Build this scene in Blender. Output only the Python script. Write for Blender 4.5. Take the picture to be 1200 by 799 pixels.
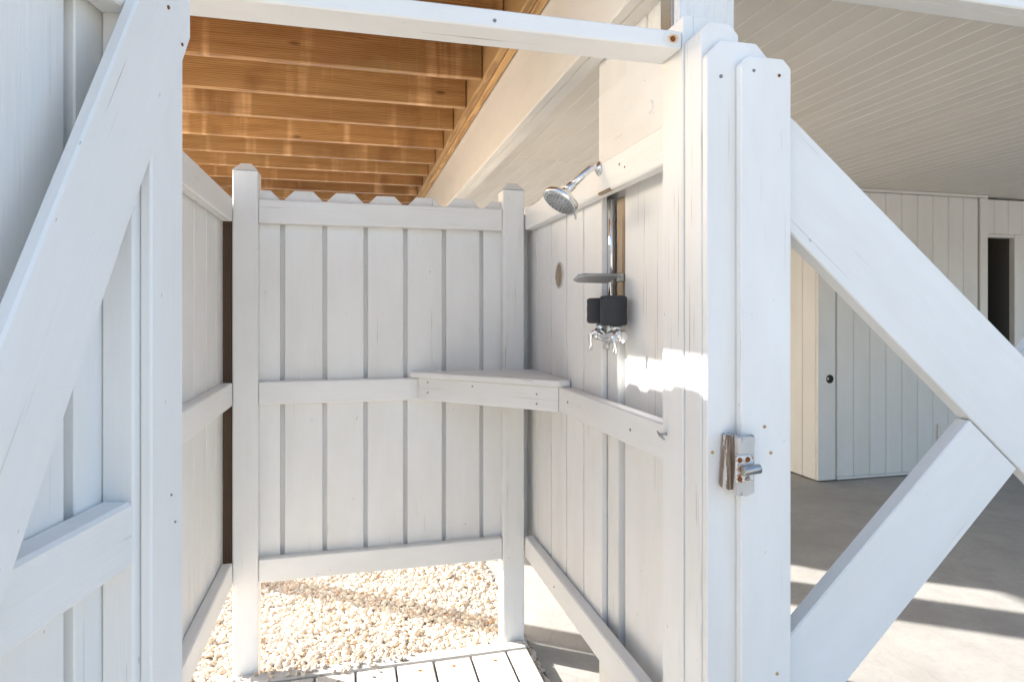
import bpy, bmesh, math, random
import numpy as np
from mathutils import Vector, Matrix
for o in list(bpy.data.objects): bpy.data.objects.remove(o)
scene = bpy.context.scene
R = math.radians
rnd = random.Random(7)

# ------------------------------------------------------------------ camera
CH = 1.42
cam = bpy.data.cameras.new('camera'); camo = bpy.data.objects.new('camera', cam)
scene.collection.objects.link(camo); scene.camera = camo
cam.sensor_width = 36; cam.lens = 22.5; cam.shift_y = -0.0271
cam.clip_start = 0.02; cam.clip_end = 3000
camo.location = (0, 0, CH); camo.rotation_euler = (R(90), 0, -R(14.072))

# ------------------------------------------------------------------ sky and sun
TRAVEL = Vector((1.0, -0.70, -0.53)).normalized()          # direction the sunlight travels
elev = math.asin(-TRAVEL.z); src = -TRAVEL
world = bpy.data.worlds.new('World'); scene.world = world; world.use_nodes = True
wn = world.node_tree.nodes; wl = world.node_tree.links
sky = wn.new('ShaderNodeTexSky'); sky.sky_type = 'NISHITA'; sky.sun_disc = False
sky.sun_elevation = elev; sky.sun_rotation = math.atan2(src.x, src.y)
sky.air_density = 1.0; sky.dust_density = 3.2; sky.ozone_density = 1.6
wl.new(sky.outputs[0], wn['Background'].inputs['Color']); wn['Background'].inputs['Strength'].default_value = 0.105
sun = bpy.data.lights.new('sun', 'SUN'); sun.energy = 4.5; sun.angle = R(0.55); sun.color = (1.0, 0.96, 0.91)
suno = bpy.data.objects.new('sun', sun); scene.collection.objects.link(suno)
suno.rotation_euler = TRAVEL.to_track_quat('-Z', 'Y').to_euler(); suno.location = (-6, 2, 6)
scene.view_settings.view_transform = 'Standard'; scene.view_settings.look = 'None'
scene.view_settings.gamma = 1.0; scene.view_settings.use_curve_mapping = False
scene.view_settings.exposure = 1.97
try:
    scene.cycles.max_bounces = 7; scene.cycles.diffuse_bounces = 4; scene.cycles.glossy_bounces = 3; scene.cycles.transmission_bounces = 2
except Exception: pass

# ------------------------------------------------------------------ materials
class NT:
    def __init__(s, name):
        s.m = bpy.data.materials.new(name); s.m.use_nodes = True
        s.t = s.m.node_tree; s.b = s.t.nodes['Principled BSDF']
    def n(s, typ, **kw):
        x = s.t.nodes.new(typ)
        for k, v in kw.items():
            if k in x.inputs: x.inputs[k].default_value = v
            else: setattr(x, k, v)
        return x
    def l(s, a, b): s.t.links.new(a, b)
    def coords(s, scale, rand=True):
        tc = s.n('ShaderNodeTexCoord'); mp = s.n('ShaderNodeMapping'); mp.inputs['Scale'].default_value = scale
        if rand:
            oi = s.n('ShaderNodeObjectInfo'); mu = s.n('ShaderNodeMath', operation='MULTIPLY'); mu.inputs[1].default_value = 37.0
            s.l(oi.outputs['Random'], mu.inputs[0])
            ad = s.n('ShaderNodeVectorMath', operation='ADD'); s.l(tc.outputs['Object'], ad.inputs[0]); s.l(mu.outputs[0], ad.inputs[1])
            s.l(ad.outputs[0], mp.inputs['Vector'])
        else: s.l(tc.outputs['Object'], mp.inputs['Vector'])
        return mp.outputs[0]
    def noise(s, vec, scale, detail=4, rough=0.55):
        x = s.n('ShaderNodeTexNoise'); x.inputs['Scale'].default_value = scale; x.inputs['Detail'].default_value = detail
        x.inputs['Roughness'].default_value = rough; s.l(vec, x.inputs['Vector']); return x.outputs['Fac']
    def ramp(s, fac, stops):
        x = s.n('ShaderNodeValToRGB'); cr = x.color_ramp
        while len(cr.elements) < len(stops): cr.elements.new(0.5)
        for e, (p, c) in zip(cr.elements, stops):
            e.position = p; e.color = (c, c, c, 1) if isinstance(c, (int, float)) else (*c, 1)
        s.l(fac, x.inputs[0]); return x.outputs[0]
    def mix(s, fac, a, b, blend='MIX'):
        x = s.n('ShaderNodeMix', data_type='RGBA', blend_type=blend)
        for inp, v in ((x.inputs[0], fac), (x.inputs[6], a), (x.inputs[7], b)):
            if isinstance(v, (int, float)): inp.default_value = v
            elif isinstance(v, tuple): inp.default_value = (*v, 1)
            else: s.l(v, inp)
        return x.outputs[2]
    def mul(s, a, b):
        x = s.n('ShaderNodeMath', operation='MULTIPLY')
        for i, v in ((0, a), (1, b)):
            if isinstance(v, (int, float)): x.inputs[i].default_value = v
            else: s.l(v, x.inputs[i])
        return x.outputs[0]
    def bump(s, h, strength, dist=0.002, nrm=None):
        x = s.n('ShaderNodeBump'); x.inputs['Strength'].default_value = strength; x.inputs['Distance'].default_value = dist
        s.l(h, x.inputs['Height'])
        if nrm is not None: s.l(nrm, x.inputs['Normal'])
        return x.outputs[0]
    def out(s, col, rough=0.5, nrm=None, metal=0.0, spec=0.5):
        for inp, v in ((s.b.inputs['Base Color'], col), (s.b.inputs['Roughness'], rough)):
            if isinstance(v, tuple): inp.default_value = (*v, 1)
            elif isinstance(v, (int, float)): inp.default_value = v
            else: s.l(v, inp)
        s.b.inputs['Metallic'].default_value = metal; s.b.inputs['Specular IOR Level'].default_value = spec
        if nrm is not None: s.l(nrm, s.b.inputs['Normal'])
        return s.m

def white_paint(name, base=(0.845, 0.84, 0.82), crack=0.69, chips=0.0, grain=0.5, dirt=0.07):
    t = NT(name)
    v = t.coords((1.0, 1.0, 1.0))
    def st(a, b):
        m = t.n('ShaderNodeMapping'); m.inputs['Scale'].default_value = (a, b, b); t.l(v, m.inputs['Vector']); return m.outputs[0]
    g = t.noise(st(1.6, 42), 3.0, 3, 0.6)                             # wood grain telegraphing through the paint
    big = t.noise(st(1, 3), 2.2, 3, 0.6)
    oi = t.n('ShaderNodeObjectInfo')
    shade = t.ramp(oi.outputs['Random'], [(0, 0.965), (1, 1.0)])
    c = t.mix(t.ramp(big, [(0.35, 0.0), (0.75, 1.0)]), base, tuple(b * (1 - dirt) * k for b, k in zip(base, (1.0, 0.985, 0.96))))
    c = t.mix(1.0, c, shade, 'MULTIPLY')
    nrm = t.bump(g, min(1.0, grain), 0.0016 if grain < 0.9 else 0.006)
    if crack < 0.85:                                                   # hairline checks along the grain
        ck = t.noise(st(0.8, 62), 2.4, 2, 0.5)
        cm = t.mul(t.ramp(ck, [(crack, 0.0), (crack + 0.015, 1.0)]), t.ramp(big, [(0.50, 0.0), (0.62, 1.0)]))
        c = t.mix(t.mul(cm, 0.6), c, (0.30, 0.26, 0.22))
        nk = t.noise(st(7, 16), 6.0, 1, 0.4)
        c = t.mix(t.mul(t.ramp(nk, [(0.80, 0.0), (0.82, 1.0)]), 0.55), c, (0.34, 0.30, 0.26))
    if chips > 0:
        ch = t.noise(st(2.2, 13), 5.0, 5, 0.7)
        c = t.mix(t.mul(t.ramp(ch, [(1 - chips, 0.0), (1 - chips + 0.02, 1.0)]), 0.85), c, (0.27, 0.24, 0.21))
    return t.out(c, t.ramp(big, [(0.3, 0.42), (0.7, 0.58)]), nrm, spec=0.4)

M = {}
M['paint'] = white_paint('white_paint')
M['paint_rough'] = white_paint('white_paint_rough_grain', crack=0.68, grain=1.0)
M['paint_worn'] = white_paint('white_paint_worn', base=(0.60, 0.58, 0.55), crack=0.60, chips=0.40, grain=0.8, dirt=0.22)
M['paint_cracked'] = white_paint('white_paint_cracked', crack=0.63, chips=0.26, grain=0.5)
M['cream'] = white_paint('cream_paint', base=(0.79, 0.765, 0.715), crack=0.9, grain=0.15, dirt=0.06)
M['ceiling'] = white_paint('ceiling_paint', base=(0.77, 0.725, 0.65), crack=0.9, grain=0.12, dirt=0.05)
M['paint_groove_light'] = white_paint('groove_light_paint', base=(0.88, 0.86, 0.80), crack=0.9, grain=0.1)  # lighter tone paints in the light caught by the ceiling grooves
M['siding'] = white_paint('siding_paint', base=(0.78, 0.76, 0.72), crack=0.9, grain=0.12, dirt=0.05)

def wood(name, a, b, dark, stain=True, green=True):
    t = NT(name)
    v = t.coords((0.9, 11, 11))
    w = t.noise(v, 2.6, 6, 0.65)
    ring = t.n('ShaderNodeTexWave', wave_type='BANDS', bands_direction='Z'); ring.inputs['Scale'].default_value = 5.5
    ring.inputs['Distortion'].default_value = 9.0; ring.inputs['Detail'].default_value = 3; ring.inputs['Detail Scale'].default_value = 0.7
    t.l(t.coords((0.55, 6, 6)), ring.inputs['Vector'])
    c = t.mix(t.ramp(w, [(0.3, 0.0), (0.7, 1.0)]), a, b)
    c = t.mix(t.mul(t.ramp(ring.outputs['Fac'], [(0.55, 0.0), (0.95, 1.0)]), 0.6), c, dark)
    oi = t.n('ShaderNodeObjectInfo')
    c = t.mix(1.0, c, t.ramp(oi.outputs['Random'], [(0, (0.66, 0.62, 0.58)), (0.35, (0.95, 0.90, 0.84)), (0.7, (0.85, 0.88, 0.86)), (1, (1.12, 1.10, 1.02))]), 'MULTIPLY')
    kn = t.n('ShaderNodeTexVoronoi'); kn.inputs['Scale'].default_value = 1.0; t.l(t.coords((2.2, 6.5, 6.5)), kn.inputs['Vector'])
    c = t.mix(t.mul(t.ramp(kn.outputs['Distance'], [(0.035, 1.0), (0.085, 0.0)]), 0.75), c, tuple(k * 0.5 for k in dark))
    if stain:
        st = t.noise(t.coords((7.0, 0.5, 0.5)), 1.3, 3, 0.5)           # water streaks across the grain
        c = t.mix(t.mul(t.mul(t.ramp(st, [(0.54, 0.0), (0.72, 1.0)]), t.ramp(w, [(0.35, 0.25), (0.6, 1.0)])), 0.7), c, tuple(min(1, k * 1.45 + 0.12) for k in b))
        st2 = t.noise(t.coords((2.5, 1.2, 1.2)), 1.7, 3, 0.5)
        c = t.mix(t.mul(t.ramp(st2, [(0.55, 0.0), (0.75, 1.0)]), 0.6), c, dark)
    if green:
        gr = t.noise(t.coords((1.3, 2, 2)), 1.5, 2, 0.5)
        c = t.mix(t.mul(t.ramp(gr, [(0.58, 0.0), (0.75, 1.0)]), 0.4), c, (0.36, 0.30, 0.12))
    return t.out(c, 0.45 if stain else 0.62, t.bump(w, 0.4, 0.002), spec=0.45)
M['joist'] = wood('joist_pine', (0.38, 0.195, 0.075), (0.56, 0.325, 0.135), (0.18, 0.075, 0.027))
M['ledger'] = wood('ledger_pine', (0.60, 0.38, 0.16), (0.72, 0.48, 0.22), (0.34, 0.17, 0.06), stain=False, green=False)
M['raw'] = wood('raw_weathered_wood', (0.30, 0.22, 0.15), (0.46, 0.36, 0.26), (0.13, 0.085, 0.055), stain=False, green=False)
M['rawdark'] = wood('raw_dark_wood', (0.09, 0.05, 0.028), (0.13, 0.075, 0.042), (0.05, 0.026, 0.014), stain=False, green=False)

def peeled():
    t = NT('peeled_paint_on_wood'); v = t.coords((1, 5, 5))
    w = t.noise(t.coords((3, 60, 60)), 3.0, 5, 0.7)
    c = t.mix(t.ramp(w, [(0.32, 0.0), (0.68, 1.0)]), (0.09, 0.055, 0.035), (0.46, 0.36, 0.28))
    p = t.noise(v, 14.0, 5, 0.7)
    c = t.mix(t.ramp(p, [(0.53, 0.0), (0.57, 1.0)]), c, (0.74, 0.72, 0.69))
    return t.out(c, 0.8, t.bump(w, 1.0, 0.006), spec=0.3)
M['peeled'] = peeled()
def concrete():
    t = NT('concrete'); v = t.coords((1, 1, 1), False)
    a = t.noise(v, 0.9, 6, 0.62); b = t.noise(v, 6.0, 5, 0.7); s = t.noise(v, 60, 3, 0.6)
    c = t.mix(t.ramp(a, [(0.3, 0.0), (0.7, 1.0)]), (0.31, 0.30, 0.28), (0.42, 0.405, 0.38))
    c = t.mix(t.mul(t.ramp(b, [(0.42, 0.0), (0.66, 1.0)]), 0.55), c, (0.30, 0.28, 0.255))
    c = t.mix(t.mul(t.ramp(s, [(0.5, 0.0), (0.7, 1.0)]), 0.25), c, (0.25, 0.235, 0.215))
    vn = t.n('ShaderNodeTexVoronoi', feature='DISTANCE_TO_EDGE'); vn.inputs['Scale'].default_value = 0.5
    ds = t.n('ShaderNodeVectorMath', operation='ADD'); t.l(v, ds.inputs[0])
    nn = t.n('ShaderNodeTexNoise'); nn.inputs['Scale'].default_value = 2.0; t.l(v, nn.inputs['Vector']); t.l(nn.outputs['Color'], ds.inputs[1])
    t.l(ds.outputs[0], vn.inputs['Vector'])
    c = t.mix(t.mul(t.ramp(vn.outputs['Distance'], [(0.0, 1.0), (0.004, 0.0)]), 0.22), c, (0.2, 0.185, 0.165))
    return t.out(c, 0.75, t.bump(b, 0.25, 0.004, t.bump(s, 0.3, 0.0015)), spec=0.3)
M['concrete'] = concrete()
def sand():
    t = NT('sand'); v = t.coords((1, 1, 1), False); a = t.noise(v, 1.5, 6, 0.6); s = t.noise(v, 120, 3, 0.6)
    c = t.mix(a, (0.44, 0.41, 0.36), (0.52, 0.49, 0.44)); c = t.mix(t.mul(s, 0.3), c, (0.42, 0.36, 0.28))
    return t.out(c, 0.9, t.bump(a, 0.5, 0.03, t.bump(s, 0.3, 0.002)), spec=0.2)
M['sand'] = sand()
def gravel_bed_mat():
    t = NT('gravel_bed'); v = t.coords((1, 1, 1), False)
    vo = t.n('ShaderNodeTexVoronoi'); vo.inputs['Scale'].default_value = 52; t.l(v, vo.inputs['Vector'])
    c = t.mix(t.ramp(vo.outputs['Distance'], [(0.2, 0.0), (0.75, 1.0)]), (0.74, 0.68, 0.59), (0.45, 0.38, 0.30))
    hs = t.mix(0.12, c, vo.outputs['Color'])
    inv = t.n('ShaderNodeMath', operation='SUBTRACT'); inv.inputs[0].default_value = 1; t.l(vo.outputs['Distance'], inv.inputs[1])
    return t.out(hs, 0.8, t.bump(inv.outputs[0], 1.0, 0.01), spec=0.3)
M['gravelbed'] = gravel_bed_mat()
def pebble_mat():
    t = NT('pebble'); at = t.n('ShaderNodeAttribute', attribute_name='tint')
    cr = t.ramp(at.outputs['Fac'], [(0, (0.70, 0.64, 0.56)), (0.28, (0.64, 0.53, 0.40)), (0.5, (0.76, 0.73, 0.68)), (0.70, (0.58, 0.43, 0.29)), (0.82, (0.70, 0.64, 0.57)), (0.93, (0.45, 0.38, 0.32)), (1.0, (0.52, 0.30, 0.15))])
    v = t.coords((1, 1, 1), False); s = t.noise(v, 220, 3, 0.6)
    return t.out(t.mix(t.mul(s, 0.25), cr, (0.55, 0.46, 0.37)), 0.6, t.bump(s, 0.25, 0.001), spec=0.4)
M['pebble'] = pebble_mat()
def simple(name, col, rough=0.5, metal=0.0, bscale=0, bstr=0.2, var=0.0):
    t = NT(name); v = t.coords((1, 1, 1))
    s = t.noise(v, bscale or 40, 3, 0.6)
    c = t.mix(t.mul(s, var), col, tuple(k * 0.45 for k in col)) if var else col
    return t.out(c, rough, t.bump(s, bstr, 0.001) if bscale else None, metal)
M['chrome'] = simple('chrome', (0.78, 0.79, 0.80), 0.13, 1.0, 60, 0.03)
M['satin'] = simple('satin_steel', (0.50, 0.50, 0.49), 0.38, 1.0, 120, 0.15, 0.5)
M['nozzleface'] = simple('grey_nozzle_plate', (0.33, 0.35, 0.37), 0.35, 0.3)
M['rubber'] = simple('nozzle_rubber', (0.05, 0.055, 0.06), 0.6)
M['foam'] = simple('black_foam', (0.032, 0.034, 0.040), 0.75, 0, 420, 0.8, 0.0)
M['greyplate'] = simple('grey_soap_plate', (0.36, 0.37, 0.38), 0.42, 0.35, 90, 0.1, 0.3)
M['dark'] = simple('dark_gap', (0.03, 0.025, 0.02), 0.9)
M['galv'] = simple('galvanised_screw', (0.35, 0.34, 0.33), 0.5, 0.8, 80, 0.2, 0.5)
def rusty_plate():
    t = NT('rusty_painted_plate'); v = t.coords((1, 1, 1)); p = t.noise(v, 95, 5, 0.7)
    c = t.mix(t.ramp(p, [(0.50, 0.0), (0.56, 1.0)]), (0.70, 0.69, 0.66), (0.42, 0.20, 0.08))
    c = t.mix(t.ramp(p, [(0.60, 0.0), (0.66, 1.0)]), c, (0.13, 0.05, 0.02))
    return t.out(c, 0.6, t.bump(p, 0.6, 0.001))
M['plate'] = rusty_plate()
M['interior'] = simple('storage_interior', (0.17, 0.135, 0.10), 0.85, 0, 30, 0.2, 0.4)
def rust_mat(name, inner, edge, r0, r1):
    t = NT(name); tc = t.n('ShaderNodeTexCoord'); ln = t.n('ShaderNodeVectorMath', operation='LENGTH'); t.l(tc.outputs['Object'], ln.inputs[0])
    nz = t.noise(t.coords((1, 1, 1)), 160, 3, 0.6); mu = t.mul(nz, r1 * 0.9)
    ad = t.n('ShaderNodeMath', operation='ADD'); t.l(ln.outputs['Value'], ad.inputs[0]); t.l(mu, ad.inputs[1])
    mr = t.n('ShaderNodeMapRange'); mr.inputs['From Min'].default_value = r0 + r1 * .42; mr.inputs['From Max'].default_value = r1 * 1.2
    t.l(ad.outputs[0], mr.inputs['Value'])
    c = t.ramp(mr.outputs[0], [(0.0, inner), (0.45, edge), (1.0, (0.78, 0.76, 0.72))])
    return t.out(c, 0.8, t.bump(nz, 0.4, 0.001))
M['rust'] = simple('rusty_screw', (0.28, 0.09, 0.025), 0.85, 0.2, 300, 0.6, 0.7)
M['ruststain'] = rust_mat('rust_stain', (0.22, 0.06, 0.015), (0.72, 0.40, 0.16), 0.002, 0.011)
M['teal'] = simple('teal_plastic', (0.02, 0.10, 0.13), 0.5)

# ------------------------------------------------------------------ helpers
C = scene.collection
ROOT = {}
def root(name, label, cat, loc=(0, 0, 0), rz=0.0, group=None):
    o = bpy.data.objects.new(name, None); C.objects.link(o); o.location = loc; o.rotation_euler = (0, 0, rz)
    o.empty_display_size = 0.1
    tag(o, label, cat, group); ROOT[o] = Matrix.Translation(loc) @ Matrix.Rotation(rz, 4, 'Z'); return o
def tag(o, label, cat, group=None):
    o['label'] = label; o['category'] = cat
    if group: o['group'] = group
    return o
def link(name, me, mat, M4, parent=None, local=False):
    o = bpy.data.objects.new(name, me); C.objects.link(o)
    if mat is not None and not me.materials: me.materials.append(M[mat] if isinstance(mat, str) else mat)
    if parent is not None:
        o.parent = parent
        W = ROOT[parent]
        o.matrix_basis = M4 if local else W.inverted() @ M4
        ROOT[o] = W @ o.matrix_basis
    else:
        o.matrix_basis = M4; ROOT[o] = M4.copy()
    return o
CACHE = {}
def finish(bm, name, smooth=False):
    me = bpy.data.meshes.new(name); bm.normal_update(); bm.to_mesh(me); bm.free()
    if smooth:
        for p in me.polygons: p.use_smooth = True
    return me
def box_mesh(L, W, T, mat, ch=0.003):
    k = ('b', round(L, 4), round(W, 4), round(T, 4), mat, ch)
    if k in CACHE: return CACHE[k]
    bm = bmesh.new(); bmesh.ops.create_cube(bm, size=1.0)
    for v in bm.verts: v.co = Vector((v.co.x * L, v.co.y * W, v.co.z * T))
    if ch > 0: bmesh.ops.bevel(bm, geom=bm.edges[:], offset=min(ch, 0.3 * min(L, W, T)), segments=1, affect='EDGES')
    me = finish(bm, 'board'); me.materials.append(M[mat]); CACHE[k] = me; return me
PERM = {0: Matrix(((1, 0, 0, 0), (0, 1, 0, 0), (0, 0, 1, 0), (0, 0, 0, 1))),
        1: Matrix(((0, -1, 0, 0), (1, 0, 0, 0), (0, 0, 1, 0), (0, 0, 0, 1))),
        2: Matrix(((0, 0, -1, 0), (0, 1, 0, 0), (1, 0, 0, 0), (0, 0, 0, 1)))}
def box(name, x0, x1, y0, y1, z0, z1, mat='paint', parent=None, local=False, ch=0.003, tilt=0.0):
    d = (x1 - x0, y1 - y0, z1 - z0); a = max(range(3), key=lambda i: d[i])
    dims = {0: d, 1: (d[1], d[0], d[2]), 2: (d[2], d[1], d[0])}[a]
    me = box_mesh(*dims, mat, ch)
    M4 = Matrix.Translation(((x0 + x1) / 2, (y0 + y1) / 2, (z0 + z1) / 2)) @ PERM[a]
    if tilt:
        M4 = M4 @ Matrix.Rotation(rnd.uniform(-tilt, tilt), 4, 'X') @ Matrix.Rotation(rnd.uniform(-tilt, tilt) * .2, 4, 'Y') @ Matrix.Rotation(rnd.uniform(-tilt, tilt) * .2, 4, 'Z')
    return link(name, me, None, M4, parent, local)
def prism(name, pts, thick, F, ang, mat, parent=None, local=False, ch=0.002):
    """pts: polygon in the plane (a,b); F maps (a,b,c) to parent/world space; solid spans c = 0..thick; grain along ang."""
    cx = sum(p[0] for p in pts) / len(pts); cy = sum(p[1] for p in pts) / len(pts)
    c, s = math.cos(-ang), math.sin(-ang)
    q = [((p[0] - cx) * c - (p[1] - cy) * s, (p[0] - cx) * s + (p[1] - cy) * c) for p in pts]
    k = ('p', tuple((round(a, 4), round(b, 4)) for a, b in q), round(thick, 4), mat, ch)
    if k not in CACHE:
        bm = bmesh.new(); vs = [bm.verts.new((a, b, -thick / 2)) for a, b in q]; f = bm.faces.new(vs)
        r = bmesh.ops.extrude_face_region(bm, geom=[f])
        for v in [g for g in r['geom'] if isinstance(g, bmesh.types.BMVert)]: v.co.z += thick
        bmesh.ops.recalc_face_normals(bm, faces=bm.faces[:])
        if ch: bmesh.ops.bevel(bm, geom=bm.edges[:], offset=ch, segments=1, affect='EDGES')
        me = finish(bm, 'plate'); me.materials.append(M[mat]); CACHE[k] = me
    M4 = F @ Matrix.Translation((cx, cy, thick / 2)) @ Matrix.Rotation(ang, 4, 'Z')
    return link(name, CACHE[k], None, M4, parent, local)
def frame(o, a, b):
    a = Vector(a); b = Vector(b); c = a.cross(b)
    return Matrix(((a.x, b.x, c.x, o[0]), (a.y, b.y, c.y, o[1]), (a.z, b.z, c.z, o[2]), (0, 0, 0, 1)))
def picket(name, F, w, h, ear, thick, mat, parent, local=False, a0=0.0):
    """upright dog-eared board; F: a = width direction, b = up"""
    e = ear
    pts = [(a0, 0), (a0 + w, 0), (a0 + w, h - e), (a0 + w - e, h), (a0 + e, h), (a0, h - e)] if e > 0 else [(a0, 0), (a0 + w, 0), (a0 + w, h), (a0, h)]
    return prism(name, pts, thick, F, math.pi / 2, mat, parent, local)
def tube_mesh(pts, radii, mat, seg=16, cap=True):
    pts = [Vector(p) for p in pts]; bm = bmesh.new(); rings = []
    if not isinstance(radii, (list, tuple)): radii = [radii] * len(pts)
    up = None
    for i, p in enumerate(pts):
        t = (pts[min(i + 1, len(pts) - 1)] - pts[max(i - 1, 0)]).normalized()
        if up is None: up = t.orthogonal().normalized()
        up = (up - t * up.dot(t)).normalized(); sd = t.cross(up)
        rings.append([bm.verts.new(p + (up * math.cos(2 * math.pi * k / seg) + sd * math.sin(2 * math.pi * k / seg)) * radii[i]) for k in range(seg)])
    for a, b in zip(rings, rings[1:]):
        for k in range(seg): bm.faces.new((a[k], a[(k + 1) % seg], b[(k + 1) % seg], b[k]))
    for f in bm.faces: f.smooth = True
    if cap:
        for r in (rings[0], rings[-1]): bm.faces.new(r)
    bmesh.ops.recalc_face_normals(bm, faces=bm.faces[:])
    me = bpy.data.meshes.new('tube'); bm.to_mesh(me); bm.free(); me.materials.append(M[mat]); return me
def tube(name, pts, radii, mat, parent=None, seg=16):
    c = sum((Vector(p) for p in pts), Vector()) / len(pts)
    return link(name, tube_mesh([Vector(p) - c for p in pts], radii, mat, seg), None, Matrix.Translation(c), parent)
def lathe(name, prof, p, axis, mat, parent=None, seg=40):
    """prof: list of (radius, distance along axis); starts at p"""
    bm = bmesh.new(); rings = []
    for r, h in prof:
        if r < 1e-6: rings.append([bm.verts.new((0, 0, h))])
        else: rings.append([bm.verts.new((r * math.cos(2 * math.pi * k / seg), r * math.sin(2 * math.pi * k / seg), h)) for k in range(seg)])
    for a, b in zip(rings, rings[1:]):
        for k in range(seg):
            k2 = (k + 1) % seg
            vs = [a[k] if len(a) > 1 else a[0], a[k2] if len(a) > 1 else None, b[k2] if len(b) > 1 else b[0], b[k] if len(b) > 1 else None]
            vs = [v for v in vs if v is not None]
            if len(vs) >= 3: bm.faces.new(vs)
    for f in bm.faces: f.smooth = True
    bmesh.ops.recalc_face_normals(bm, faces=bm.faces[:])
    me = bpy.data.meshes.new('turned'); bm.to_mesh(me); bm.free(); me.materials.append(M[mat])
    return link(name, me, None, Matrix.Translation(p) @ Vector(axis).normalized().to_track_quat('Z', 'Y').to_matrix().to_4x4(), parent)
def screw(p, axis, parent, mat='galv', r=0.0045, stain=False, local=False):
    a = Vector(axis).normalized()
    if stain:
        k = ('stain',)
        if k not in CACHE:
            bm = bmesh.new(); n = 20; rr = random.Random(3)
            vs = [bm.verts.new((0.0135 * rr.uniform(.8, 1.1) * math.cos(6.2832 * i / n), 0.0135 * rr.uniform(.8, 1.1) * math.sin(6.2832 * i / n), 0)) for i in range(n)]
            bm.faces.new(vs); CACHE[k] = finish(bm, 'stain'); CACHE[k].materials.append(M['ruststain'])
        link('rust_stain', CACHE[k], None, Matrix.Translation(Vector(p) + a * 0.0006) @ a.to_track_quat('Z', 'Y').to_matrix().to_4x4() @ Matrix.Diagonal((1.8, 1.5, 1, 1)), parent, local)
    k = ('screw', mat, r)
    if k not in CACHE:
        bm = bmesh.new(); n = 10
        lo = [bm.verts.new((r * math.cos(6.2832 * i / n), r * math.sin(6.2832 * i / n), -0.002)) for i in range(n)]
        hi = [bm.verts.new((r * .8 * math.cos(6.2832 * i / n), r * .8 * math.sin(6.2832 * i / n), 0.0016)) for i in range(n)]
        ce = bm.verts.new((0, 0, 0.0004))
        for i in range(n):
            bm.faces.new((lo[i], lo[(i + 1) % n], hi[(i + 1) % n], hi[i])); bm.faces.new((hi[i], hi[(i + 1) % n], ce))
        CACHE[k] = finish(bm, 'screw'); CACHE[k].materials.append(M[mat])
    return link('screw', CACHE[k], None, Matrix.Translation(Vector(p)) @ a.to_track_quat('Z', 'Y').to_matrix().to_4x4(), parent, local)
def structure(o): o['kind'] = 'structure'; return o

def Z(rel): return CH + rel            # height given relative to the camera

# ------------------------------------------------------------------ ground
structure(box('ground', -400, 400, -400, 400, -0.30, -0.03, 'sand', ch=0))
structure(box('gravel_bed', -3.6, 0.738, 1.28, 9.0, -0.10, -0.008, 'gravelbed', ch=0))
structure(box('concrete_floor', 0.74, 9.5, 1.0, 10.0, -0.12, 0.0, 'concrete', ch=0.004))

def gravel(n=34000):
    rs = np.random.RandomState(5)
    bm = bmesh.new(); bmesh.ops.create_icosphere(bm, subdivisions=2, radius=1.0)
    bm.verts.ensure_lookup_table(); bm.faces.ensure_lookup_table()
    V = np.array([v.co[:] for v in bm.verts]); Fc = np.array([[v.index for v in f.verts] for f in bm.faces]); bm.free()
    nv, nf = len(V), len(Fc)
    x = rs.uniform(-0.95, 0.735, n); y = rs.uniform(2.30, 3.90, n)
    r = np.clip(rs.lognormal(math.log(0.0064), 0.36, n), 0.004, 0.019)
    z = -0.004 + rs.uniform(-0.35, 0.9, n) * r + 0.006 * np.sin(x * 5.1 + 1) * np.sin(y * 4.3)
    r[:150] = np.clip(r[:150], 0.003, 0.0075)
    x[:70] = rs.uniform(-0.43, 0.25, 70); y[:70] = 2.585 - np.abs(rs.normal(0, 0.035, 70)); z[:70] = 0.055 + 0.5 * r[:70]      # strays on the floor's edge
    x[70:150] = 0.735 - np.abs(rs.normal(0, 0.02, 80)); y[70:150] = rs.uniform(2.65, 3.6, 80); z[70:150] = 0.6 * r[70:150]
    S = np.stack([r * rs.uniform(0.85, 1.35, n), r * rs.uniform(0.75, 1.15, n), r * rs.uniform(0.62, 0.95, n)], 1)
    a = rs.uniform(0, 6.283, n); b = rs.normal(0, 0.45, n); c = rs.normal(0, 0.45, n)
    def rot(ax, t):
        m = np.zeros((n, 3, 3)); i, j = [(1, 2), (0, 2), (0, 1)][ax]; m[:, ax, ax] = 1
        m[:, i, i] = np.cos(t); m[:, j, j] = np.cos(t); m[:, i, j] = -np.sin(t); m[:, j, i] = np.sin(t); return m
    Rm = rot(2, a) @ rot(0, b) @ rot(1, c)
    lump = 1 + 0.055 * rs.normal(0, 1, (n, nv)).clip(-1.6, 1.6)
    P = V[None] * lump[:, :, None] * S[:, None, :]
    P = np.einsum('nij,nvj->nvi', Rm, P) + np.stack([x, y, z], 1)[:, None, :]
    me = bpy.data.meshes.new('gravel')
    me.vertices.add(n * nv); me.vertices.foreach_set('co', P.astype(np.float32).ravel())
    idx = (Fc[None] + (np.arange(n) * nv)[:, None, None]).astype(np.int32).ravel()
    me.loops.add(len(idx)); me.loops.foreach_set('vertex_index', idx)
    me.polygons.add(n * nf); me.polygons.foreach_set('loop_start', np.arange(0, n * nf * 3, 3, dtype=np.int32))
    me.polygons.foreach_set('use_smooth', np.ones(n * nf, dtype=bool))
    at = me.attributes.new('tint', 'FLOAT', 'POINT'); at.data.foreach_set('value', np.repeat(rs.uniform(0, 1, n), nv).astype(np.float32))
    me.update(calc_edges=True); me.materials.append(M['pebble'])
    o = link('gravel', me, None, Matrix.Identity(4)); o['kind'] = 'stuff'; tag(o, 'cream and tan pebble gravel behind and beside the shower stall', 'gravel')
gravel()

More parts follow.
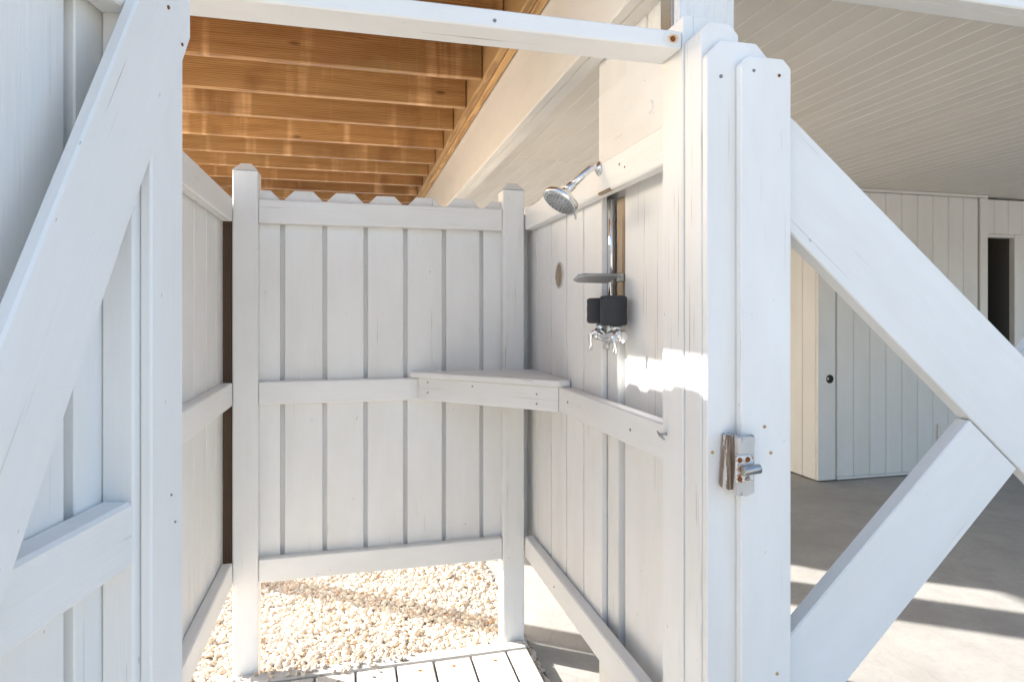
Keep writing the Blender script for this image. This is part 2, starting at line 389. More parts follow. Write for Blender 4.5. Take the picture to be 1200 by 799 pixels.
# ------------------------------------------------------------------ carport ceiling (tongue and groove planks)
CZ = 2.49
ceil = structure(box('ceiling', 0.79, 9.5, 1.5, 10.0, CZ + 0.020, CZ + 0.20, 'siding', ch=0))
x = 0.802
while x < 8.4:
    box('plank', x + 0.0001, x + 0.0999, 1.505, 4.287, CZ, CZ + 0.019, 'ceiling', ceil, ch=0.003)
    box('plank', x + 0.0001, x + 0.0999, 4.293, 7.6, CZ, CZ + 0.019, 'ceiling', ceil, ch=0.003)
    box('groove_light', x - 0.0035, x + 0.0035, 1.505, 7.6, CZ - 0.0018, CZ + 0.008, 'paint_groove_light', ceil, ch=0.001)  # pale strip over each joint stands for light on the V-groove edges
    x += 0.10

# ------------------------------------------------------------------ timber deck overhead
JZ = 2.57
deck = root('wooden_deck', 'bare pine deck overhead with joists running across the shower stall', 'deck', (-0.5, 4, JZ))
jy = [1.72 + 0.455 * i for i in range(18)]
for i, yy in enumerate(jy):
    box('joist', -1.60, 0.622, yy, yy + 0.038, JZ + rnd.uniform(-.004, .004), JZ + 0.184, 'joist', deck, ch=0.004, tilt=0.006)
box('ledger', 0.626, 0.663, 1.5, 9.95, JZ - 0.003, JZ + 0.20, 'ledger', deck, ch=0.004)
box('ledger', 0.665, 0.702, 1.5, 9.95, JZ - 0.006, JZ + 0.20, 'ledger', deck, ch=0.004)
box('rim_joist', -1.640, -1.602, 1.5, 9.95, JZ - 0.004, JZ + 0.184, 'joist', deck, ch=0.004)
xx = -1.64
while xx < 0.62:
    box('deck_board', xx, xx + 0.1395, 1.48, 9.97, JZ + 0.187, JZ + 0.215, 'joist', deck, ch=0.002); xx += 0.14

girder = root('support_beam', 'long white boxed beam under the house beside the pine joists', 'beam', (0.75, 4, 2.24))
box('side_board', 0.706, 0.742, 1.5, 9.9, Z(0.82), JZ + 0.20, 'cream', girder, ch=0.004)
box('core_board', 0.744, 0.797, 1.5, 9.9, Z(0.823), JZ + 0.20, 'cream', girder, ch=0.004)
fb = root('front_beam', 'white beam running across the top right above the diagonal braces', 'beam', (3, 1.5, 2.28))
box('face_board', 1.0, 8.4, 1.405, 1.441, Z(0.86), CZ + 0.19, 'paint', fb, ch=0.004)
box('core_board', 1.0, 8.4, 1.443, 1.503, Z(0.863), CZ - 0.004, 'paint', fb, ch=0.004)

# pilings
pil = root('piling', 'tall rough grained white piling behind the right shower wall', 'piling', (0.87, 1.6, 0))
box('post', 0.790, 0.952, 1.45, 1.622, 0.0, Z(1.06), 'paint_rough', pil, ch=0.005)
box('filler_board', 0.790, 0.94, 1.628, 1.757, 0.0, Z(1.05), 'paint', pil, ch=0.003)
box('side_post', 0.800, 0.95, 1.762, 2.0, 0.0, Z(1.05), 'paint', pil, ch=0.004)
box('bare_batten', 0.780, 0.7895, 1.745, 1.805, Z(0.0), Z(0.345), 'raw', pil, ch=0.002)
box('filler_strip', 0.7655, 0.7985, 1.7625, 1.841, 0.0, Z(-0.03), 'paint', pil, ch=0.002)
bk = box('metal_bracket', 0.784, 0.7895, 1.47, 1.53, Z(0.70), Z(1.0), 'satin', pil, ch=0.001)
box('side_panel', 0.7785, 0.7892, 1.452, 1.742, 0.0, Z(0.3985), 'paint', pil, ch=0.002)
box('upper_panel', 0.7775, 0.7892, 1.452, 1.945, Z(0.40), Z(0.70), 'paint', pil, ch=0.002)
# knot on the piling side
lathe('knot', [(0.0, 0.0), (0.012, 0.001), (0.016, 0.003), (0.018, 0.0005), (0.019, -0.004)], (0.7775, 1.575, Z(0.553)), (-1, 0, 0), 'paint', pil, 20)

# ------------------------------------------------------------------ back fence panel
YB = 2.605
bf = root('fence_panel', 'back white board fence panel with dog eared tops between two posts', 'fence', (0.13, 2.65, 0), group='fence panels around the shower stall')
def post(p, x0, x1, y0, y1, h, mat, name='post'):
    w, d = x1 - x0, y1 - y0
    b = box(name, x0, x1, y0, y1, 0.0, h - 0.03, mat, p, ch=0.004)
    bm = bmesh.new(); e = 0.027
    lo = [bm.verts.new(v) for v in ((0, 0, 0), (w, 0, 0), (w, d, 0), (0, d, 0))]
    hi = [bm.verts.new(v) for v in ((e, e, .03), (w - e, e, .03), (w - e, d - e, .03), (e, d - e, .03))]
    bm.faces.new(hi)
    for i in range(4): bm.faces.new((lo[i], lo[(i + 1) % 4], hi[(i + 1) % 4], hi[i]))
    me = finish(bm, 'cap'); me.materials.append(M[mat]); link('post_cap', me, None, Matrix.Translation((x0, y0, h - 0.03)), p)
    return b
post(bf, -0.437, -0.346, 2.600, 2.690, Z(0.573), 'paint')
post(bf, 0.613, 0.706, 2.600, 2.690, Z(0.548), 'paint_cracked')
RAILS = [(0.345, 0.436), (-0.351, -0.262), (-1.030, -0.940)]
for a, b in RAILS: box('rail', -0.345, 0.612, YB, YB + 0.038, Z(a), Z(b), 'paint', bf, ch=0.004)
gaps = [-0.262 + 0.1585 * i for i in range(6)]
FY = lambda y: frame((0, y, Z(-1.02)), (1, 0, 0), (0, 0, 1))
# frame has normal -Y (a x b): solid runs towards -Y
edges = [-0.420] + gaps + [0.690]
for a, b in zip(edges, edges[1:]):
    picket('board', FY(YB + 0.0395 + 0.019), b - a - 0.016, 1.02 + 0.476 + rnd.uniform(-.004, .004), 0.036, 0.019, 'paint', bf, a0=a + 0.008)
for g in gaps: picket('backing_board', FY(YB + 0.0605 + 0.019), 0.09, 1.02 + 0.40, 0.0, 0.019, 'paint', bf, a0=g - 0.045)

# ------------------------------------------------------------------ left fence panel
lf = root('fence_panel', 'left white board fence panel between the open door and corner post', 'fence', (-0.48, 1.9, 0), group='fence panels around the shower stall')
for a, b in RAILS: box('rail', -0.474, -0.436, 1.19, 2.597, Z(a), Z(b), 'paint', lf, ch=0.004)
FX = lambda x: frame((x, 0, Z(-1.02)), (0, 1, 0), (0, 0, 1))       # normal +X
ly = [1.20, 1.345, 1.51, 1.675, 1.84, 2.005, 2.17, 2.345, 2.50, 2.632]
for a, b in zip(ly, ly[1:]):
    picket('board', FX(-0.494), b - a - 0.007, 1.02 + 0.468, 0.03, 0.019, 'paint', lf, a0=a + 0.0035)
for g in ly[1:-1]: picket('backing_board', FX(-0.515), 0.06, 1.02 + 0.44, 0.0, 0.019, 'paint', lf, a0=g - 0.03)
box('bare_post', -0.545, -0.4385, 2.640, 2.70, Z(-1.03), Z(0.44), 'rawdark', lf, ch=0.003)
post(lf, -0.437, -0.347, 1.268, 1.358, Z(0.577), 'paint', 'hinge_post')

# ------------------------------------------------------------------ right fence panel
rf = root('fence_panel', 'right white board fence panel carrying the shower fittings', 'fence', (0.74, 1.9, 0), group='fence panels around the shower stall')
for i, (a, b) in enumerate(RAILS):
    box('rail', 0.708, 0.746, 1.366, 2.597, Z(a + 0.004), Z(b + 0.004), 'paint', rf, ch=0.004)
ry = [2.86, 2.545, 2.36, 2.18, 2.005, 1.842]
for b, a in zip(ry, ry[1:]):
    picket('board', FX(0.7475), b - a - 0.010, 1.02 + 0.468 - (0.03 if b < 1.9 else 0), 0.03, 0.019, 'paint', rf, a0=a + 0.005)
for g in ry[1:-1]: picket('backing_board', FX(0.768), 0.06, 1.02 + 0.43, 0.0, 0.019, 'paint', rf, a0=g - 0.03)
picket('backing_board', FX(0.768), 0.05, 1.02 + 0.34, 0.0, 0.019, 'paint', rf, a0=1.835)
box('corner_sun_stop', 0.660, 0.7465, 2.694, 2.712, Z(-1.02), Z(0.43), 'paint', rf, ch=0.002)  # added to keep sun from leaking through the back right corner gap
# bare oval where the paint is missing, and the rail's chipped underside
bm = bmesh.new(); vs = [bm.verts.new((0.044 * math.cos(6.2832 * i / 24), 0.040 * math.sin(6.2832 * i / 24), 0)) for i in range(24)]
f = bm.faces.new(vs); r_ = bmesh.ops.extrude_face_region(bm, geom=[f])
for v in [g for g in r_['geom'] if isinstance(g, bmesh.types.BMVert)]: v.co *= 0.86; v.co.z = 0.003
bmesh.ops.recalc_face_normals(bm, faces=bm.faces[:])
me = finish(bm, 'oval'); me.materials.append(M['raw'])
tube('oval_rim', [(0.7458, 2.255 + 0.041 * math.sin(6.2832 * i / 30), Z(0.140) + 0.046 * math.cos(6.2832 * i / 30)) for i in range(31)], [0.0035] * 31, 'paint_worn', rf, 8)
link('bare_oval', me, None, Matrix.Translation((0.7465, 2.255, Z(0.140))) @ Matrix(((0, 0, -1, 0), (0, 1, 0, 0), (1, 0, 0, 0), (0, 0, 0, 1))), rf)
box('chipped_edge', 0.7065, 0.72, 1.685, 1.775, Z(0.3478), Z(0.356), 'raw', rf, ch=0.002)
for yy, zz in ((2.05, -0.30), (1.55, -0.305), (1.62, 0.405), (2.2, -0.985)): screw((0.708, yy, Z(zz)), (-1, 0, 0), rf)
screw((0.708, 1.585, Z(0.39)), (-1, 0, 0), rf, 'rust', 0.003)

# ------------------------------------------------------------------ front jamb and head bar
jb = root('door_jamb', 'white front jamb of two stacked dog eared planks holding the latch', 'jamb', (0.75, 1.2, 0))
FYn = lambda y: frame((0, y, 0), (1, 0, 0), (0, 0, 1))
picket('inner_post', FYn(1.364), 0.089, Z(0.655), 0.006, 0.0935, 'paint_cracked', jb, a0=0.704)
picket('post', FYn(1.2685), 0.089, Z(0.612), 0.022, 0.0675, 'paint_cracked', jb, a0=0.708)
picket('plank', FYn(1.1995), 0.150, Z(0.566), 0.034, 0.019, 'paint', jb, a0=0.710)
p2 = picket('plank', FYn(1.1795), 0.118, Z(0.530), 0.018, 0.020, 'paint', jb, a0=0.776)
for (xx, zz, mt) in ((0.865, 0.495, 'rust'), (0.805, 0.500, 'galv')): screw((xx, 1.1595, Z(zz)), (0, -1, 0), jb, mt, 0.004)
screw((0.742, 1.1803, Z(0.490)), (0, -1, 0), jb, 'galv', 0.0045)
for (xx, zz) in ((0.80, -0.283), (0.845, -0.29), (0.83, -0.235), (0.86, -0.75)): screw((xx, 1.1593, Z(zz)), (0, -1, 0), jb, 'ledger', 0.004)
screw((0.722, 1.1803, Z(-0.287)), (0, -1, 0), jb, 'ledger', 0.004)

hd = root('head_bar', 'flat white timber bar spanning the top of the shower doorway', 'beam', (0.12, 1.26, Z(0.55)))
box('bar', -0.436, 0.7025, 1.270, 1.364, Z(0.579), Z(0.617), 'paint', hd, ch=0.003)
screw((0.680, 1.270, Z(0.598)), (0, -1, 0), hd, 'rust', 0.0075, True)
screw((0.282, 1.270, Z(0.594)), (0, -1, 0), hd, 'galv', 0.0045)

# ------------------------------------------------------------------ diagonal bracing right of the stall
xb = root('cross_brace', 'large white diagonal cross brace right of the doorway', 'brace', (1.55, 1.22, 0))
FB = lambda y: frame((0, y + 0.038, CH), (1, 0, 0), (0, 0, 1))
def line_z(p, q, x): return p[1] + (q[1] - p[1]) * (x - p[0]) / (q[0] - p[0])
U1, U2 = (0.923, 0.429), (1.532, -0.066); L1, L2 = (0.927, 0.172), (1.577, -0.386)
xa, xe = 0.865, 2.36
prism('brace', [(xa, line_z(L1, L2, xa)), (xe, line_z(L1, L2, xe)), (xe, line_z(U1, U2, xe)), (xa, line_z(U1, U2, xa))], 0.038, FB(1.2005), math.atan2(-0.84, 1), 'paint', xb, ch=0.003)
A1, A2 = (0.927, -0.695), (1.409, -0.255); B1, B2 = (1.07, -0.82), (1.558, -0.374)
def meet(p, q, r, s):
    m1 = (q[1] - p[1]) / (q[0] - p[0]); m2 = (s[1] - r[1]) / (s[0] - r[0]); x = (r[1] - m2 * r[0] - p[1] + m1 * p[0]) / (m1 - m2); return (x, p[1] + m1 * (x - p[0]))
e = 0.003
t1 = meet(A1, A2, L1, L2); t2 = meet(B1, B2, L1, L2)
prism('brace', [(xa, line_z(A1, A2, xa)), (xa, line_z(B1, B2, xa)), (t2[0] - e, t2[1] - e), (t1[0] - e, t1[1] - e)], 0.038, FB(1.2005), math.atan2(0.91, 1), 'paint', xb, ch=0.003)
t3 = meet(A1, A2, U1, U2); t4 = meet(B1, B2, U1, U2)
prism('brace', [(t3[0] + e, t3[1] + e), (t4[0] + e, t4[1] + e), (xe, line_z(B1, B2, xe)), (xe, line_z(A1, A2, xe))], 0.038, FB(1.2005), math.atan2(0.91, 1), 'paint', xb, ch=0.003)
bp = root('brace_post', 'white post at the far right end of the cross brace', 'post', (2.4, 1.25, 0))
box('post', 2.365, 2.505, 1.19, 1.33, 0.0, Z(0.86), 'paint', bp, ch=0.005)

# ------------------------------------------------------------------ open door on the left
DR = math.atan2(-0.979, -0.2036)
dr = root('shower_door', 'white ledged and braced plank door standing open on the left', 'door', (-0.27, 1.10, 0.0), DR)
DL = 0.90
box('stile', 0.0, 0.112, -0.045, -0.001, 0.30, Z(0.62), 'paint', dr, True)
box('cover_strip', 0.004, 0.098, -0.0005, 0.0165, 0.30, Z(0.42), 'paint', dr, True)
box('stile', DL - 0.09, DL, -0.045, -0.001, 0.30, Z(0.62), 'paint', dr, True)
for a, b in ((0.414, 0.505), (-0.350, -0.260), (-1.03, -0.94)): box('rail', 0.113, DL - 0.091, -0.0445, -0.0005, Z(a), Z(b), 'paint', dr, True, ch=0.005)
FD = lambda y: frame((0, y, 0.33), (-1, 0, 0), (0, 0, 1))           # normal: (-1,0,0)x(0,0,1) = +y
de = [0.006, 0.121, 0.176, 0.186, 0.335, 0.49, 0.645, 0.80, 0.897]
dg = [0.1785, 0.345, 0.505, 0.665, 0.825]
bounds = [0.004] + dg + [0.898]
for a, b in zip(bounds, bounds[1:]):
    picket('board', FD(-0.0645), b - a - 0.020, Z(0.60) - 0.33, 0.03, 0.019, 'paint', dr, True, a0=-(b - 0.010))
for g in dg: picket('backing_board', FD(-0.0855), 0.08, Z(0.57) - 0.33, 0.0, 0.019, 'paint', dr, True, a0=-(g + 0.04))
FDb = frame((0, 0, CH), (-1, 0, 0), (0, 0, 1))
def bl(s): return 0.44 + (-0.206 - 0.44) * (s + 0.02) / 0.356
def bu(s): return 0.407 + (-0.007 - 0.407) * (s - 0.146) / 0.224
s_end = 0.78
prism('brace', [(-p[0], p[1]) for p in [(-0.018, bl(-0.018)), (s_end, bl(s_end)), (s_end + 0.06, bu(s_end + 0.06)), (0.043, bu(0.043)), (-0.018, 0.60)]][::-1], 0.0182, FDb, math.atan2(-1.83, -1), 'paint', dr, True, ch=0.003)
screw((0.012, 0.0182, Z(0.415)), (0, 1, 0), dr, 'rust', 0.003, local=True)
screw((0.055, 0.0182, Z(0.452)), (0, 1, 0), dr, 'rust', 0.0035, local=True)
for ss, zz in ((0.043, -0.272), (0.031, -0.316)): screw((ss, 0.0167, Z(zz)), (0, 1, 0), dr, 'galv', 0.0021, local=True)
for zz in (0.45, -0.30, -0.98): box('hinge', -0.034, 0.03, -0.052, -0.046, Z(zz) - 0.03, Z(zz) + 0.03, 'satin', dr, True, ch=0.001)

# ------------------------------------------------------------------ corner bench
cb = root('corner_bench', 'white triangular bench in the back right corner of the stall', 'bench', (0.6, 2.45, Z(-0.35)))
FT = frame((0, 0, Z(-0.257)), (1, 0, 0), (0, 1, 0))
prism('seat', [(0.228, 2.597), (0.252, 2.572), (0.700, 2.122), (0.744, 2.122), (0.744, 2.597)], 0.022, FT, math.atan2(-1, 1.05), 'paint', cb, ch=0.003)
a = Vector((0.258, 2.588)); b = Vector((0.7065, 2.142)); d = (b - a).normalized(); nrm = Vector((-d.y, d.x))
prism('front_board', [(a.x, a.y), (b.x, b.y), (b.x, b.y + 0.056), (a.x + 0.054, a.y + 0.003)], 0.089, frame((0, 0, Z(-0.3475)), (1, 0, 0), (0, 1, 0)), math.atan2(d.y, d.x), 'paint', cb, ch=0.003)
fn = Vector((-abs(d.y), -abs(d.x), 0))
for t_, zz in ((0.08, -0.275), (0.08, -0.315), (0.42, -0.278), (0.86, -0.29), (0.86, -0.325)):
    q = a.lerp(b, t_); screw((q.x, q.y, Z(zz)), (d.y, -d.x, 0), cb, 'galv', 0.004)

# ------------------------------------------------------------------ shower floor
fl = root('shower_floor', 'worn white plank shower floor with rusty nails', 'floor platform', (0.1, 1.9, 0.0))
px_ = [-0.430, -0.283, -0.134, 0.016, 0.167, 0.314, 0.462, 0.608, 0.700]
for a, b in zip(px_, px_[1:]):
    box('plank', a + 0.004, b - 0.004, 1.21, 2.520 + rnd.uniform(-.004, .004), 0.018, 0.052, 'paint_worn', fl, ch=0.004)
    if b > -0.2 and b < 0.62: screw(((a + b) / 2 + rnd.uniform(-.02, .02), 2.463, 0.0525), (0, 0, 1), fl, 'rust' if a > 0.1 else 'galv', 0.0075, a > 0.1)
box('rim_board', -0.430, 0.696, 2.527, 2.590, 0.0, 0.054, 'paint_worn', fl, ch=0.004)
for yy in (1.25, 1.8, 2.40): box('joist', -0.425, 0.692, yy, yy + 0.04, -0.012, 0.0165, 'raw', fl, ch=0.002)

# ------------------------------------------------------------------ shower fittings
sh = root('wall_shower', 'chrome shower head on a short angled arm above the wall rail', 'shower head', (0.703, 1.78, Z(0.45)))
p0 = Vector((0.705, 1.765, Z(0.425))); 
lathe('flange', [(0.0, 0.0), (0.021, 0.0), (0.020, 0.004), (0.011, 0.010), (0.0, 0.011)], (0.7075, 1.765, Z(0.425)), (-1, 0, 0), 'chrome', sh, 28)
arm = [p0, p0 + Vector((-.016, 0, .002)), p0 + Vector((-.028, -.001, -.004)), p0 + Vector((-.040, -.002, -.014)), p0 + Vector((-.085, -.004, -.056))]
tube('arm', arm, 0.0102, 'chrome', sh, 20)
hx = Vector((-0.70, -0.10, -0.66)).normalized(); q = arm[-1]
tube('collar', [q - hx * .006, q, q + hx * 0.012, q + hx * 0.020], [0.0125, 0.0135, 0.0135, 0.0118], 'chrome', sh, 20)
fx = Vector((-0.55, -0.16, -0.82)).normalized(); q2 = q + hx * 0.019
hs = lathe('head', [(0.0, -.002), (0.011, -0.001), (0.0165, 0.006), (0.017, 0.014), (0.026, 0.020), (0.044, 0.027), (0.0535, 0.034), (0.0555, 0.041), (0.054, 0.047), (0.049, 0.0495), (0.047, 0.049), (0.0, 0.0485)], q2, fx, 'chrome', sh, 48)
fc = lathe('nozzle_plate', [(0.046, 0.0492), (0.0455, 0.0512), (0.0, 0.0522)], q2, fx, 'nozzleface', sh, 40)
Fq = fx.to_track_quat('Z', 'Y').to_matrix()
nm = None
for rr, nn in ((0.0395, 22), (0.031, 16), (0.0225, 10), (0.013, 6)):
    for i in range(nn):
        an = 6.2832 * i / nn + rr * 40
        pos = q2 + Fq @ Vector((rr * math.cos(an), rr * math.sin(an), 0.0515))
        if nm is None:
            bm = bmesh.new(); bmesh.ops.create_cone(bm, segments=8, radius1=0.0021, radius2=0.0013, depth=0.003, cap_ends=True); nm = finish(bm, 'nozzle'); nm.materials.append(M['rubber'])
        link('nozzle', nm, None, Matrix.Translation(pos) @ Fq.to_4x4(), fc)
lv = q2 + Fq @ Vector((0, 0, 0.043))
side = (Vector((0, 0, -1)) - fx * Vector((0, 0, -1)).dot(fx)).normalized(); side = (side + fx.cross(side) * 0.1).normalized()
tube('spray_lever', [lv + side * 0.05 + Vector((-.004, -.01, 0)), lv + side * 0.064 + fx * 0.004 + Vector((-.004, -.01, 0)), lv + side * 0.069 + fx * 0.012 + Vector((-.004, -.01, 0))], [0.0035, 0.0032, 0.0026], 'satin', sh, 10)

pp = root('shower_pipe', 'vertical chrome riser pipe in the recess above the shower valve', 'pipe', (0.772, 1.826, Z(0.05)))
tube('pipe', [(0.772, 1.826, Z(-0.06)), (0.772, 1.826, Z(0.20)), (0.772, 1.826, Z(0.345))], 0.0108, 'chrome', pp, 24)
tube('supply_pipe', [(0.772, 1.852, Z(-0.03)), (0.772, 1.852, Z(0.345))], 0.006, 'satin', pp, 14)

sd = root('soap_dish', 'flat grey metal soap dish bracketed above the black foam', 'soap dish', (0.72, 1.76, Z(0.10)))
prism('tray', [(0.628, -0.020), (0.645, -0.034), (0.738, -0.040), (0.752, -0.025), (0.752, 0.025), (0.738, 0.040), (0.650, 0.036), (0.630, 0.022)], 0.009, frame((0, 1.757, Z(0.098)), (1, 0, 0), (0, 0.97, -0.243)), 0, 'greyplate', sd, ch=0.004)
box('bracket', 0.753, 0.7775, 1.742, 1.772, Z(0.092), Z(0.118), 'satin', sd, ch=0.003)
screw((0.762, 1.7415, Z(0.107)), (0, -1, 0), sd, 'galv', 0.005)

vv = root('shower_valve', 'chrome two handle shower valve hanging under the foam wrap', 'valve', (0.74, 1.76, Z(-0.06)))
YC, YH = 1.712, 1.826
for yy in (YC, YH): tube('stem', [(0.738, yy, Z(-0.045)), (0.738, yy, Z(0.02))], 0.012, 'satin', vv, 18)
for yy in (YC, YH):
    tube('union_nut', [(0.738, yy, Z(-0.048)), (0.738, yy, Z(-0.046)), (0.738, yy, Z(-0.036)), (0.738, yy, Z(-0.034))], [0.015, 0.017, 0.017, 0.015], 'chrome', vv, 8)
tube('valve_body', [(0.735, YC - 0.058, Z(-0.068)), (0.735, YC - 0.050, Z(-0.066)), (0.735, YC + 0.012, Z(-0.066)), (0.735, 1.769, Z(-0.074)), (0.735, YH - 0.012, Z(-0.066)), (0.735, YH + 0.02, Z(-0.066)), (0.735, YH + 0.028, Z(-0.068))], [0.012, 0.018, 0.019, 0.016, 0.019, 0.018, 0.012], 'chrome', vv, 20)
tube('outlet', [(0.735, 1.769, Z(-0.078)), (0.732, 1.769, Z(-0.094)), (0.730, 1.769, Z(-0.106))], [0.011, 0.009, 0.0085], 'satin', vv, 14)
tube('riser_socket', [(0.742, 1.769, Z(-0.066)), (0.748, 1.775, Z(-0.03)), (0.765, 1.815, Z(0.0)), (0.772, 1.826, Z(0.02))], 0.011, 'chrome', vv, 14)
for yy, dy in ((YC - 0.052, -1), (YH - 0.004, 1)):
    tube('handle', [(0.726, yy, Z(-0.058)), (0.712, yy + dy * 0.006, Z(-0.058)), (0.705, yy + dy * 0.010, Z(-0.066)), (0.706, yy + dy * 0.010, Z(-0.088)), (0.706, yy + dy * 0.009, Z(-0.112))], [0.008, 0.0078, 0.007, 0.0064, 0.0052], 'chrome', vv, 14)
    lathe('handle_cap', [(0, 0), (0.015, 0.0), (0.017, 0.008), (0.012, 0.016), (0, 0.017)], (0.728, yy, Z(-0.062)), (-1, 0, 0), 'chrome', vv, 20)

def foam(x, y, r, z0, z1, label):
    pr = [(0.0, 0.0), (r * .35, 0.003), (r * .75, 0.000), (r * .93, 0.0018), (r, 0.006)] + [(r * (1 + 0.012 * math.sin(k * 1.7)), 0.006 + (z1 - z0 - 0.012) * k / 8) for k in range(1, 9)] + [(r * .93, z1 - z0 - 0.0018), (r * .75, z1 - z0), (r * .35, z1 - z0 - 0.003), (0.0, z1 - z0 - 0.003)]
    o = lathe('pipe_insulation', pr, (x, y, z0), (0, 0, 1), 'foam', None, 28)
    tag(o, label, 'pipe insulation', 'foam wraps on the shower valve'); return o
foam(0.728, YC - 0.004, 0.0385, Z(-0.036), Z(0.050), 'larger black foam pipe wrap, right one under the soap dish')
foam(0.732, YH + 0.012, 0.0335, Z(-0.031), Z(0.046), 'smaller black foam pipe wrap, left one above the valve')

hk = root('wall_hook', 'small metal cleat hook on the middle rail beside the jamb', 'hook', (0.70, 1.33, Z(-0.285)))
tube('stem', [(0.7085, 1.345, Z(-0.278)), (0.690, 1.345, Z(-0.279))], 0.0035, 'satin', hk, 10)
tube('crossbar', [(0.690, 1.362, Z(-0.274)), (0.688, 1.345, Z(-0.279)), (0.690, 1.328, Z(-0.287))], [0.002, 0.0046, 0.002], 'satin', hk, 10)

# ------------------------------------------------------------------ latch on the jamb
la = root('latch_keeper', 'weathered wooden block with bolt keeper and rusty screws on the jamb', 'latch', (0.78, 1.15, Z(-0.30)))
def FL(y): return frame((-0.012, y, CH - 0.034), (1, 0, 0), (0, 0, 1))
prism('block', [(0.746, -0.318), (0.752, -0.325), (0.776, -0.322), (0.775, -0.216), (0.771, -0.211), (0.762, -0.215), (0.754, -0.213), (0.751, -0.252)], 0.030, FL(1.1788), math.pi / 2, 'peeled', la, ch=0.003)
prism('face_block', [(0.760, -0.330), (0.782, -0.334), (0.801, -0.328), (0.800, -0.250), (0.803, -0.216), (0.790, -0.213), (0.763, -0.216), (0.765, -0.26)], 0.016, FL(1.1485), math.pi / 2, 'paint_worn', la, ch=0.002)
prism('spacer', [(0.789, -0.318), (0.812, -0.318), (0.812, -0.216), (0.789, -0.216)], 0.0085, FL(1.1583), math.pi / 2, 'peeled', la, ch=0.001)
prism('plate', [(0.755, -0.304), (0.791, -0.304), (0.794, -0.300), (0.794, -0.254), (0.790, -0.250), (0.755, -0.250)], 0.004, FL(1.1315), 0, 'plate', la, ch=0.0015)
tube('bolt_barrel', [(0.751, 1.1185, Z(-0.312)), (0.752, 1.1185, Z(-0.312)), (0.789, 1.1185, Z(-0.310)), (0.790, 1.1185, Z(-0.310))], [0.0080, 0.0098, 0.0098, 0.0080], 'satin', la, 20)
for i, (xx, zz) in enumerate(((0.763, -0.259), (0.781, -0.258), (0.763, -0.297), (0.781, -0.296))):
    screw((xx - 0.012, 1.1270, Z(zz - 0.034)), (0, -1, 0), la, 'rust' if i < 3 else 'galv', 0.0058)

# ------------------------------------------------------------------ storage closet across the carport
FYc = 4.593
cl = root('storage_closet', 'white vertical board storage closet across the carport', 'closet', (4.7, 5.2, 0))
def wall_boards(p, x0, x1, y, z0, z1, pitch=0.168):
    x = x0
    while x < x1 - 0.02:
        w = min(pitch, x1 - x); box('board', x + 0.001, x + w - 0.001, y, y + 0.019, z0, z1, 'siding', p, ch=0.007); x += pitch
box('corner_board', 3.80, 3.975, FYc - 0.006, FYc + 0.02, 0.012, CZ - 0.03, 'siding', cl, ch=0.004)
wall_boards(cl, 3.990, 5.515, FYc, 0.03, CZ - 0.03)
box('base_trim', 3.990, 5.515, FYc - 0.004, FYc + 0.018, 0.008, 0.029, 'siding', cl, ch=0.003)
box('corner_trim', 5.517, 5.600, FYc - 0.012, FYc + 0.08, 0.008, CZ - 0.03, 'siding', cl, ch=0.004)
box('top_trim', 3.80, 5.60, FYc - 0.018, FYc + 0.02, CZ - 0.028, CZ - 0.002, 'siding', cl, ch=0.004)
yy = FYc + 0.022
while yy < 7.4: box('board', 3.80, 3.819, yy + 0.001, yy + 0.166, 0.01, CZ - 0.002, 'siding', cl, ch=0.006); yy += 0.168
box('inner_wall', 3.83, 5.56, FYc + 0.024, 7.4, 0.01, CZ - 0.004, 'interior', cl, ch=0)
lathe('door_hole', [(0.0, 0.0008), (0.034, 0.0008), (0.035, 0.002), (0.037, 0.0)], (3.915, FYc - 0.0062, Z(-0.555)), (0, -1, 0), 'dark', cl, 24)
lathe('latch_bore', [(0.0, 0.0), (0.012, 0.0), (0.013, 0.003), (0.0, 0.004)], (3.892, FYc - 0.0068, Z(-0.552)), (0, -1, 0), 'plate', cl, 6)
box('vent_cover', 5.04, 5.20, FYc - 0.018, FYc - 0.001, Z(-1.12), Z(-0.98), 'siding', cl, ch=0.004)
box('vent_recess', 5.06, 5.18, FYc - 0.0215, FYc - 0.0185, Z(-1.10), Z(-1.0), 'cream', cl, ch=0.001)

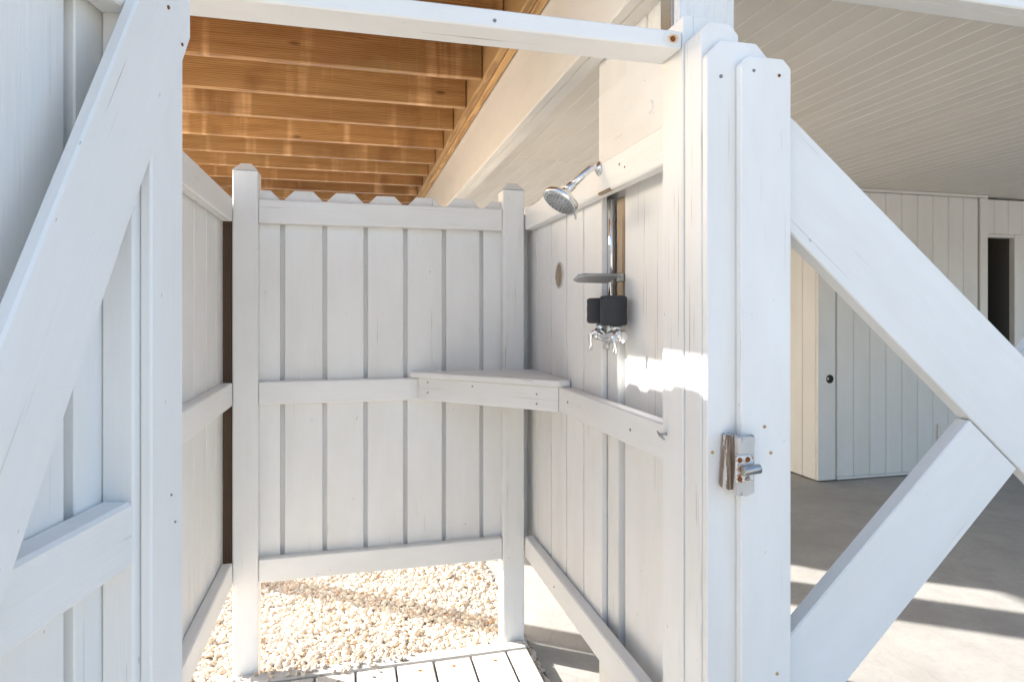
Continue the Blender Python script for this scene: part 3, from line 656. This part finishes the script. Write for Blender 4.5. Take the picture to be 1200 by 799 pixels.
c2 = root('storage_room', 'white board storage room with a dark open doorway at far right', 'storage room', (6.2, 5.0, 0))
wall_boards(c2, 5.603, 8.2, FYc + 0.065, 2.15, CZ - 0.02, 0.165)
box('door_head', 5.603, 5.984, FYc + 0.05, FYc + 0.12, 2.118, 2.148, 'siding', c2, ch=0.003)
box('door_frame', 5.985, 6.05, FYc + 0.045, FYc + 0.10, 0.0, 2.147, 'siding', c2, ch=0.004)
wall_boards(c2, 6.055, 8.2, FYc + 0.065, 0.01, 2.147, 0.165)
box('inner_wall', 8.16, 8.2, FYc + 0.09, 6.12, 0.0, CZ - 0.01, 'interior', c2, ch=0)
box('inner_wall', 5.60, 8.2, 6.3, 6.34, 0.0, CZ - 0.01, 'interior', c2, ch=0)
for xx in (5.95, 6.25, 6.55, 6.85, 7.15, 7.5): box('stud', xx, xx + 0.04, 6.21, 6.295, 0.0, CZ - 0.01, 'raw', c2, ch=0.002)
prism('diagonal_stud', [(5.7, 0.9), (7.4, 1.95), (7.4, 2.06), (5.7, 1.01)], 0.035, frame((0, 6.205, 0), (1, 0, 0), (0, 0, 1)), 0.55, 'raw', c2, ch=0.002)

# ------------------------------------------------------------------ posts added left of the stall (outside the frame, to band the ground with shade)
for yy, w, lb in ((4.36, 0.11, 'slim square white post nearer the stall, added unseen to cast shade'), (5.42, 0.22, 'thick square white post farther back, added unseen to cast shade')):
    q = root('shade_post', lb, 'post', (-1.55, yy, 0), group='added shade posts left of the stall')
    box('post', -1.55 - w / 2, -1.55 + w / 2, yy - w / 2, yy + w / 2, -0.02, JZ - 0.006, 'paint', q, ch=0.005)

wl_ = root('sun_screen', 'tall white board screen added unseen at the back left to stop the sun', 'fence', (-1.62, 7.5, 0))  # unseen board screen, added to keep sun off the far concrete
yy = 5.95
while yy < 10.5: box('board', -1.64, -1.62, yy + 0.002, yy + 0.148, 0.0, JZ - 0.008, 'paint', wl_, ch=0.003); yy += 0.15
for zz in (0.4, 1.3, 2.2): box('rail', -1.679, -1.642, 5.95, 10.5, zz, zz + 0.089, 'paint', wl_, ch=0.003)
